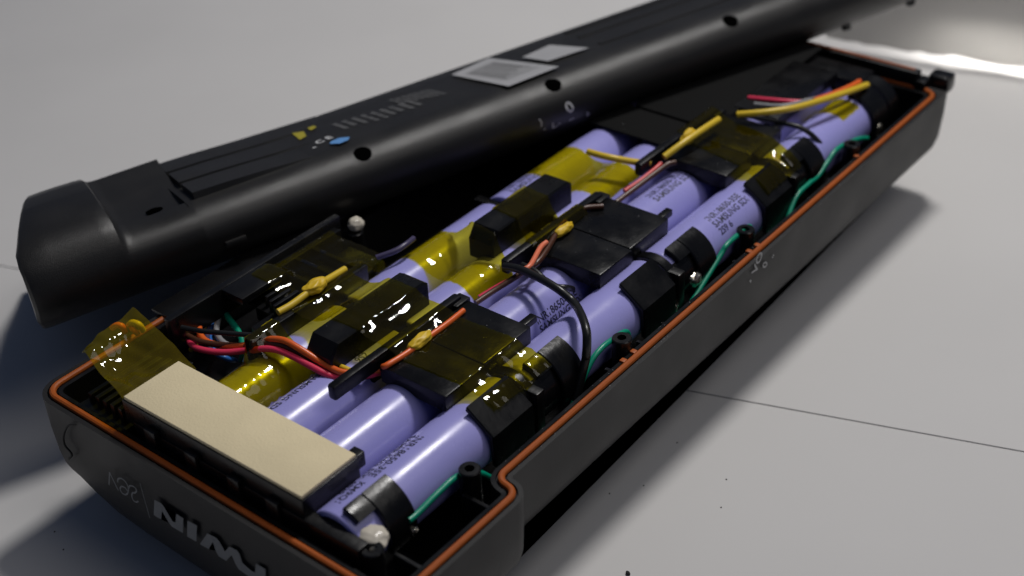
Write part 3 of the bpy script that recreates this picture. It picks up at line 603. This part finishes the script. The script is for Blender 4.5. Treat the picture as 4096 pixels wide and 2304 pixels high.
def cap_loft():
    secs = []
    def sec(t0, H, ramp, slant):
        # ramp 0: full rounded cap, 1: scooped finger recess
        a = [(1.5, 0.2), (0, 0), (-4.5, 3.5), (-7.4, 8), (-8.3, 12), (-7.9, 16)]
        full = [(-7.0, 19.5), (-5.2, 23), (-2.0, 26), (3.5, H-2.6), (11, H-0.9), (20, H), (29, H), (37, H-1.8), (42, H-6), (46, 18.5), (56, 12), (70, 3), (84, -7), (95.5, -15), (93.5, -15.6)]
        rec = [(-6.6, 18.2), (-4.2, 20.0), (-1, 21.0), (3.6, 21.6), (5.0, 20.0), (14, 20.9), (24, 22.8), (38, 26.2), (40, 25.6), (46, 18.5), (56, 12), (70, 3), (84, -7), (95.5, -15), (93.5, -15.6)]
        p = a+[(w0*(1-ramp)+w1*ramp, h0*(1-ramp)+h1*ramp) for (w0, h0), (w1, h1) in zip(full, rec)]
        return [(t0+slant*min(max(w, -4), 44), w, h) for w, h in p]
    for t0, H, ramp, sl, g in ((-47.0, 29.8, 0, 0.33, 2.0), (-46.3, 30.2, 0, 0.32, 0.7), (-44.5, 30.5, 0, 0.29, 0), (-38, 30.6, 0, 0.22, 0), (-30, 30.6, 0, 0.14, 0), (-23, 30.4, 0, 0.09, 0), (-19.2, 30.2, 0.0, 0.06, 0), (-18.6, 30.1, 0.05, 0.05, 0), (-17.6, 30, 0.5, 0.05, 0), (-16.8, 30, 0.8, 0.05, 0), (-15.6, 30, 0.95, 0.06, 0), (-13.8, 30, 1.0, 0.06, 0), (-6, 30, 1.0, 0.08, 0), (0, 30, 1.0, 0.08, 0), (5.4, 30, 1.0, 0.06, 0), (6.4, 30, 1.0, 0.06, 0)):
        s_ = sec(t0, H, ramp, sl)
        if g:
            cw, ch = 16, 14
            s_ = [(t, w+(cw-w)*g/26 if w < 44 else w, h+(ch-h)*g/26 if h > 2 else h) for t, w, h in s_]
        secs.append(s_)
    return loft(secs, 'end_cap', 'lid', lid, angle=30)
cap_loft()
# tapering ribs on top beside the cap
for j, (w0, w1, L_) in enumerate(((3.0, 14.6, 50), (16.0, 27.6, 58), (29.0, 40.0, 66))):
    v = []; f = []
    for (t_, hh) in ((8.5, 2.0), (20, 1.7), (36, 0.9), (L_, -0.1)):
        v += [(t_, w0, 21.6), (t_, w1, 21.6), (t_, w1-0.3, 22+hh), (t_, w0+0.3, 22+hh)]
    f = [(0, 1, 2, 3), (12, 15, 14, 13)]
    for a in (0, 4, 8):
        for q in range(4): f.append((a+q, a+4+q, a+4+(q+1) % 4, a+(q+1) % 4))
    obj('rib', v, f, 'lid', lid, angle=25)
for w in (13, 27, 36):
    MB().box(168, 312, w-1.2, w+1.2, 21.7, 22.4, 0.3).build('rib', 'lid', lid)
# screw holes along the rounded edge: black surface discs paint their dark inside
PROF = [(0, 0), (-4.5, 3.5), (-7.2, 7.5), (-8.0, 11), (-7.6, 14.5), (-6.0, 17.6), (-3.2, 20.0), (0.5, 21.4), (5, 22.0), (30, 22.0)]
def on_prof(a):
    """point at arc length a along the side profile, and its outward normal"""
    for (w0, h0), (w1, h1) in zip(PROF, PROF[1:]):
        L_ = math.hypot(w1-w0, h1-h0)
        if a <= L_: return (w0+(w1-w0)*a/L_, h0+(h1-h0)*a/L_), ((-(h1-h0)/L_), (w1-w0)/L_)
        a -= L_
    return PROF[-1], (0, 1)
def lid_hole(t, a0, r, name='painted_screw_hole', off=0.12):
    v = []; k = 24
    for rr in (r, r*0.66, r*0.33, 0.01):
        for j in range(k):
            (w, h), (nw, nh) = on_prof(a0+rr*math.sin(2*math.pi*j/k)); v.append((t+rr*math.cos(2*math.pi*j/k), w+nw*off, h+nh*off))
    f = [(i*k+j, i*k+(j+1) % k, (i+1)*k+(j+1) % k, (i+1)*k+j) for i in range(3) for j in range(k)]
    obj(name, v, f, 'hole', lid)
for q in ((63.6, -4.0, 18.4), (137.2, -4.0, 18.9), (214.6, -4.0, 17.7)): lid_hole(q[0], 24.5, 3.0)
hq = (-40.5, -8.0, 25.0); lid_hole(hq[0], hq[2]+3.6, 2.6, off=0.5)
MB().tube([(-6.0, 8.5, 20.8), (-3.6, 7.3, 21.2), (-0.9, 6.8, 21.2)], 0.9, 8, taper=lambda u: 0.35+0.65*math.sin(math.pi*u)).build('painted_latch_slot', 'hole', lid)  # black spindle on the surface paints the shade of a slot
MB().box(11, 18, -9.0, -6.0, 7.5, 9.5, 0.5).build('side_clip', 'lid', lid)
for t_ in (271, 305): MB().box(t_, t_+3, -1.0, 1.5, -1.6, 1.5, 0.4).build('snap_hook', 'lid', lid)
# labels and print on top of the lid
def lid_flat(pts, m, name, h, parent=lid): return poly_patch(name, [(q[0], q[1]) for q in pts], lambda a, b: (a, b, h), m, parent)
stk = lid_flat([(116.6, 31.5, 22.0), (134.4, 35.5, 22.0), (144.2, 2.8, 22.0), (122.6, 1.2, 22.0)], 'silver', 'label_sticker', 22.85)
lid_flat([(120.0, 27.5, 22.0), (133.2, 30.2, 22.0), (139.9, 9.0, 22.0), (125.6, 7.6, 22.0)], 'silver2', 'label_field', 22.95, stk)
sq = [Vector(q[:2]) for q in ((120.0, 27.5, 22.0), (133.2, 30.2, 22.0), (139.9, 9.0, 22.0), (125.6, 7.6, 22.0))]
for j in range(11):
    a_ = 0.06+j*0.085; w_ = random.choice((0.02, 0.035, 0.05)); lo_ = sq[0].lerp(sq[3], 0.08+0.3*(j % 3 == 1)); 
    q0 = sq[0].lerp(sq[1], a_); q1 = sq[0].lerp(sq[1], a_+w_); r0 = sq[3].lerp(sq[2], a_); r1 = sq[3].lerp(sq[2], a_+w_)
    e = random.uniform(0.72, 0.95)
    lid_flat([q0.lerp(r0, 0.06), q1.lerp(r1, 0.06), q1.lerp(r1, e), q0.lerp(r0, e)], 'fade', 'label_line', 23.0, stk)
lid_flat([(142.1, 24.4, 22.0), (155.7, 27.2, 22.0), (162.0, 10.6, 22.0), (145.2, 11.6, 22.0)], 'silver', 'label_sticker', 22.86)
lid_flat([(53.1, 29.4, 22.0), (56.5, 27.3, 22.0), (55.3, 22.0, 22.0), (52.3, 20.7, 22.0)], 'warny', 'warning_symbol', 22.5)
lid_flat([(58.7, 29.2, 22.0), (61.2, 29.4, 22.0), (61.2, 26.8, 22.0), (58.6, 26.0, 22.0)], 'warny', 'warning_symbol', 22.5)
lid_flat([(57.1, 6.8, 22.0), (58.5, 8.6, 22.0), (61.8, 9.0, 22.0), (64.4, 6.6, 22.0), (62.9, 4.5, 22.0), (59.5, 3.9, 22.0)], 'blue', 'oval_symbol', 22.8)
def lid_text(p0, p1, txt, size, m='fade', h=22.35):
    """line of fine print starting at p0 and running towards p1"""
    v, f = text_mesh(txt, size); u_ = Vector((p1[0]-p0[0], p1[1]-p0[1])).normalized(); w_ = Vector((-u_.y, u_.x))
    obj('fine_print', [(p0[0]+u_.x*a+w_.x*b, p0[1]+u_.y*a+w_.y*b, h) for a, b in v], f, m, lid, smooth=False)
pa = (91.8, 29.2, 22.0); pb = (96.2, 4.7, 22.0)
for j in range(7):
    lid_text((pa[0]+2.2*j-2, pa[1]-0.5*j), (pb[0]+2.2*j-2, pb[1]-0.5*j), random.choice(['lllll lll llllllll lllll', 'llllllll llll lllllll ll', 'lllll llllllll llllll']), 1.9, 'fade', 22.4)
pa = (65.8, 24.8, 22.0); pb = (68.3, 6.8, 22.0)
for j in range(9):
    lid_text((pa[0]+3.4*j, pa[1]-0.4*j), (pb[0]+3.4*j, pb[1]-0.4*j), random.choice(['lllllllllllllllll', 'lllllll llllll llll', 'lllll lllllllll']), 2.4, 'fade', 22.42)
pa = (54.8, 11.0, 22.0); pb = (63.5, 12.6, 22.0)
lid_text(pa, pb, 'C E', 4.2, 'marklid', 22.5)
lid_text((51.8, 7.9, 22.0), (56.1, 8.1, 22.0), '-', 5, 'marklid', 22.5)
# marks on the rounded side of the lid
def lid_side(txt, size, p, ang, m='marklid'):
    v, f = text_mesh(txt, size); c_, s_ = math.cos(ang), math.sin(ang)
    def surf(t, h):
        # follow the side profile
        pr = [(0, 0), (-4.5, 3.5), (-7.2, 7.5), (-8.0, 11), (-7.6, 14.5), (-6.0, 17.6), (-3.2, 20.0), (0.5, 21.4)]
        for (w0, h0), (w1, h1) in zip(pr, pr[1:]):
            if h0 <= h <= h1: return w0+(w1-w0)*(h-h0)/(h1-h0)-0.3
        return -8.1
    vs = []
    for a, b in v:
        t = p[0]+c_*a-s_*b; h = p[2]+s_*a+c_*b; vs.append((t, surf(t, h), h))
    obj('side_print', vs, f, m, lid, smooth=False)
lid_side('0', 6.0, (139.0, -7.8, 9.3), math.radians(25))
lid_side(')', 3.4, (127.2, -7.6, 9.2), 0.2)
lid_side('.', 5.0, (128.6, -7.4, 6.6), 0.1)
lid_side('L.-', 3.4, (132.3, -7.4, 5.8), 0.15)
lid_side('--', 3.2, (139.4, -7.6, 5.9), 0.25)
lid_side('l-', 3.0, (146.7, -7.6, 5.4), 0.1)

# ---------------------------------------------------------------- crumbs on the table
for i, q in enumerate(((129.4, -1.6, -45.0), (98.7, 2.1, -45.0), (112.6, -27.4, -45.0), (123.8, -22.4, -45.0), (107.4, -4.1, -45.0), (-8.4, 123.7, -45.0), (-11.5, 115.5, -45.0))):
    tag(MB().blob((q[0], q[1], -44.9), (0.24, 0.2, 0.16), i, 0.5).build('crumb', 'groove'), 'tiny dark crumb on the white table', 'crumb', 'dark crumbs on the table')
tag(MB().tube([(75.7, -19.8, -44.8), (75.0, -20.7, -44.4), (75.1, -21.3, -44.8)], 0.45, 8, taper=lambda u: 0.3+0.9*math.sin(math.pi*u)).build('plastic_shaving', 'groove'), 'curved black plastic shaving on the white table', 'shaving')

# fine pale dust lying on the black plastic
rd = random.Random(3); mb = MB()
def fleck(x, y, z, r):
    k = 5; c0 = len(mb.v); mb.v.append((x, y, z+r*0.5))
    for j in range(k): mb.v.append((x+r*rd.uniform(0.6, 1.4)*math.cos(6.283*j/k), y+r*rd.uniform(0.6, 1.4)*math.sin(6.283*j/k), z))
    for j in range(k): mb.f.append((c0, c0+1+j, c0+1+(j+1) % k))
for bx in BX:
    for _ in range(14): fleck(bx+rd.uniform(-17, 17), rd.uniform(24.5, 45.5), 10.12, rd.uniform(0.05, 0.13))
    for _ in range(6): fleck(bx+rd.uniform(-20, 12), rd.uniform(59.5, 66.5), 14.62, rd.uniform(0.05, 0.12))
for _ in range(70): fleck(rd.uniform(52, 300), rd.uniform(-2.2, -1.4) if rd.random() < 0.6 else rd.uniform(1.6, 2.4), 0.0, rd.uniform(0.05, 0.14))
for _ in range(30): fleck(rd.uniform(6.5, 24), rd.uniform(28, 92), 10.1, rd.uniform(0.04, 0.09))
o = mb.build('dust', 'silver', None, smooth=False); o['kind'] = 'stuff'; tag(o, 'fine pale dust specks on the black plates and rim', 'dust')
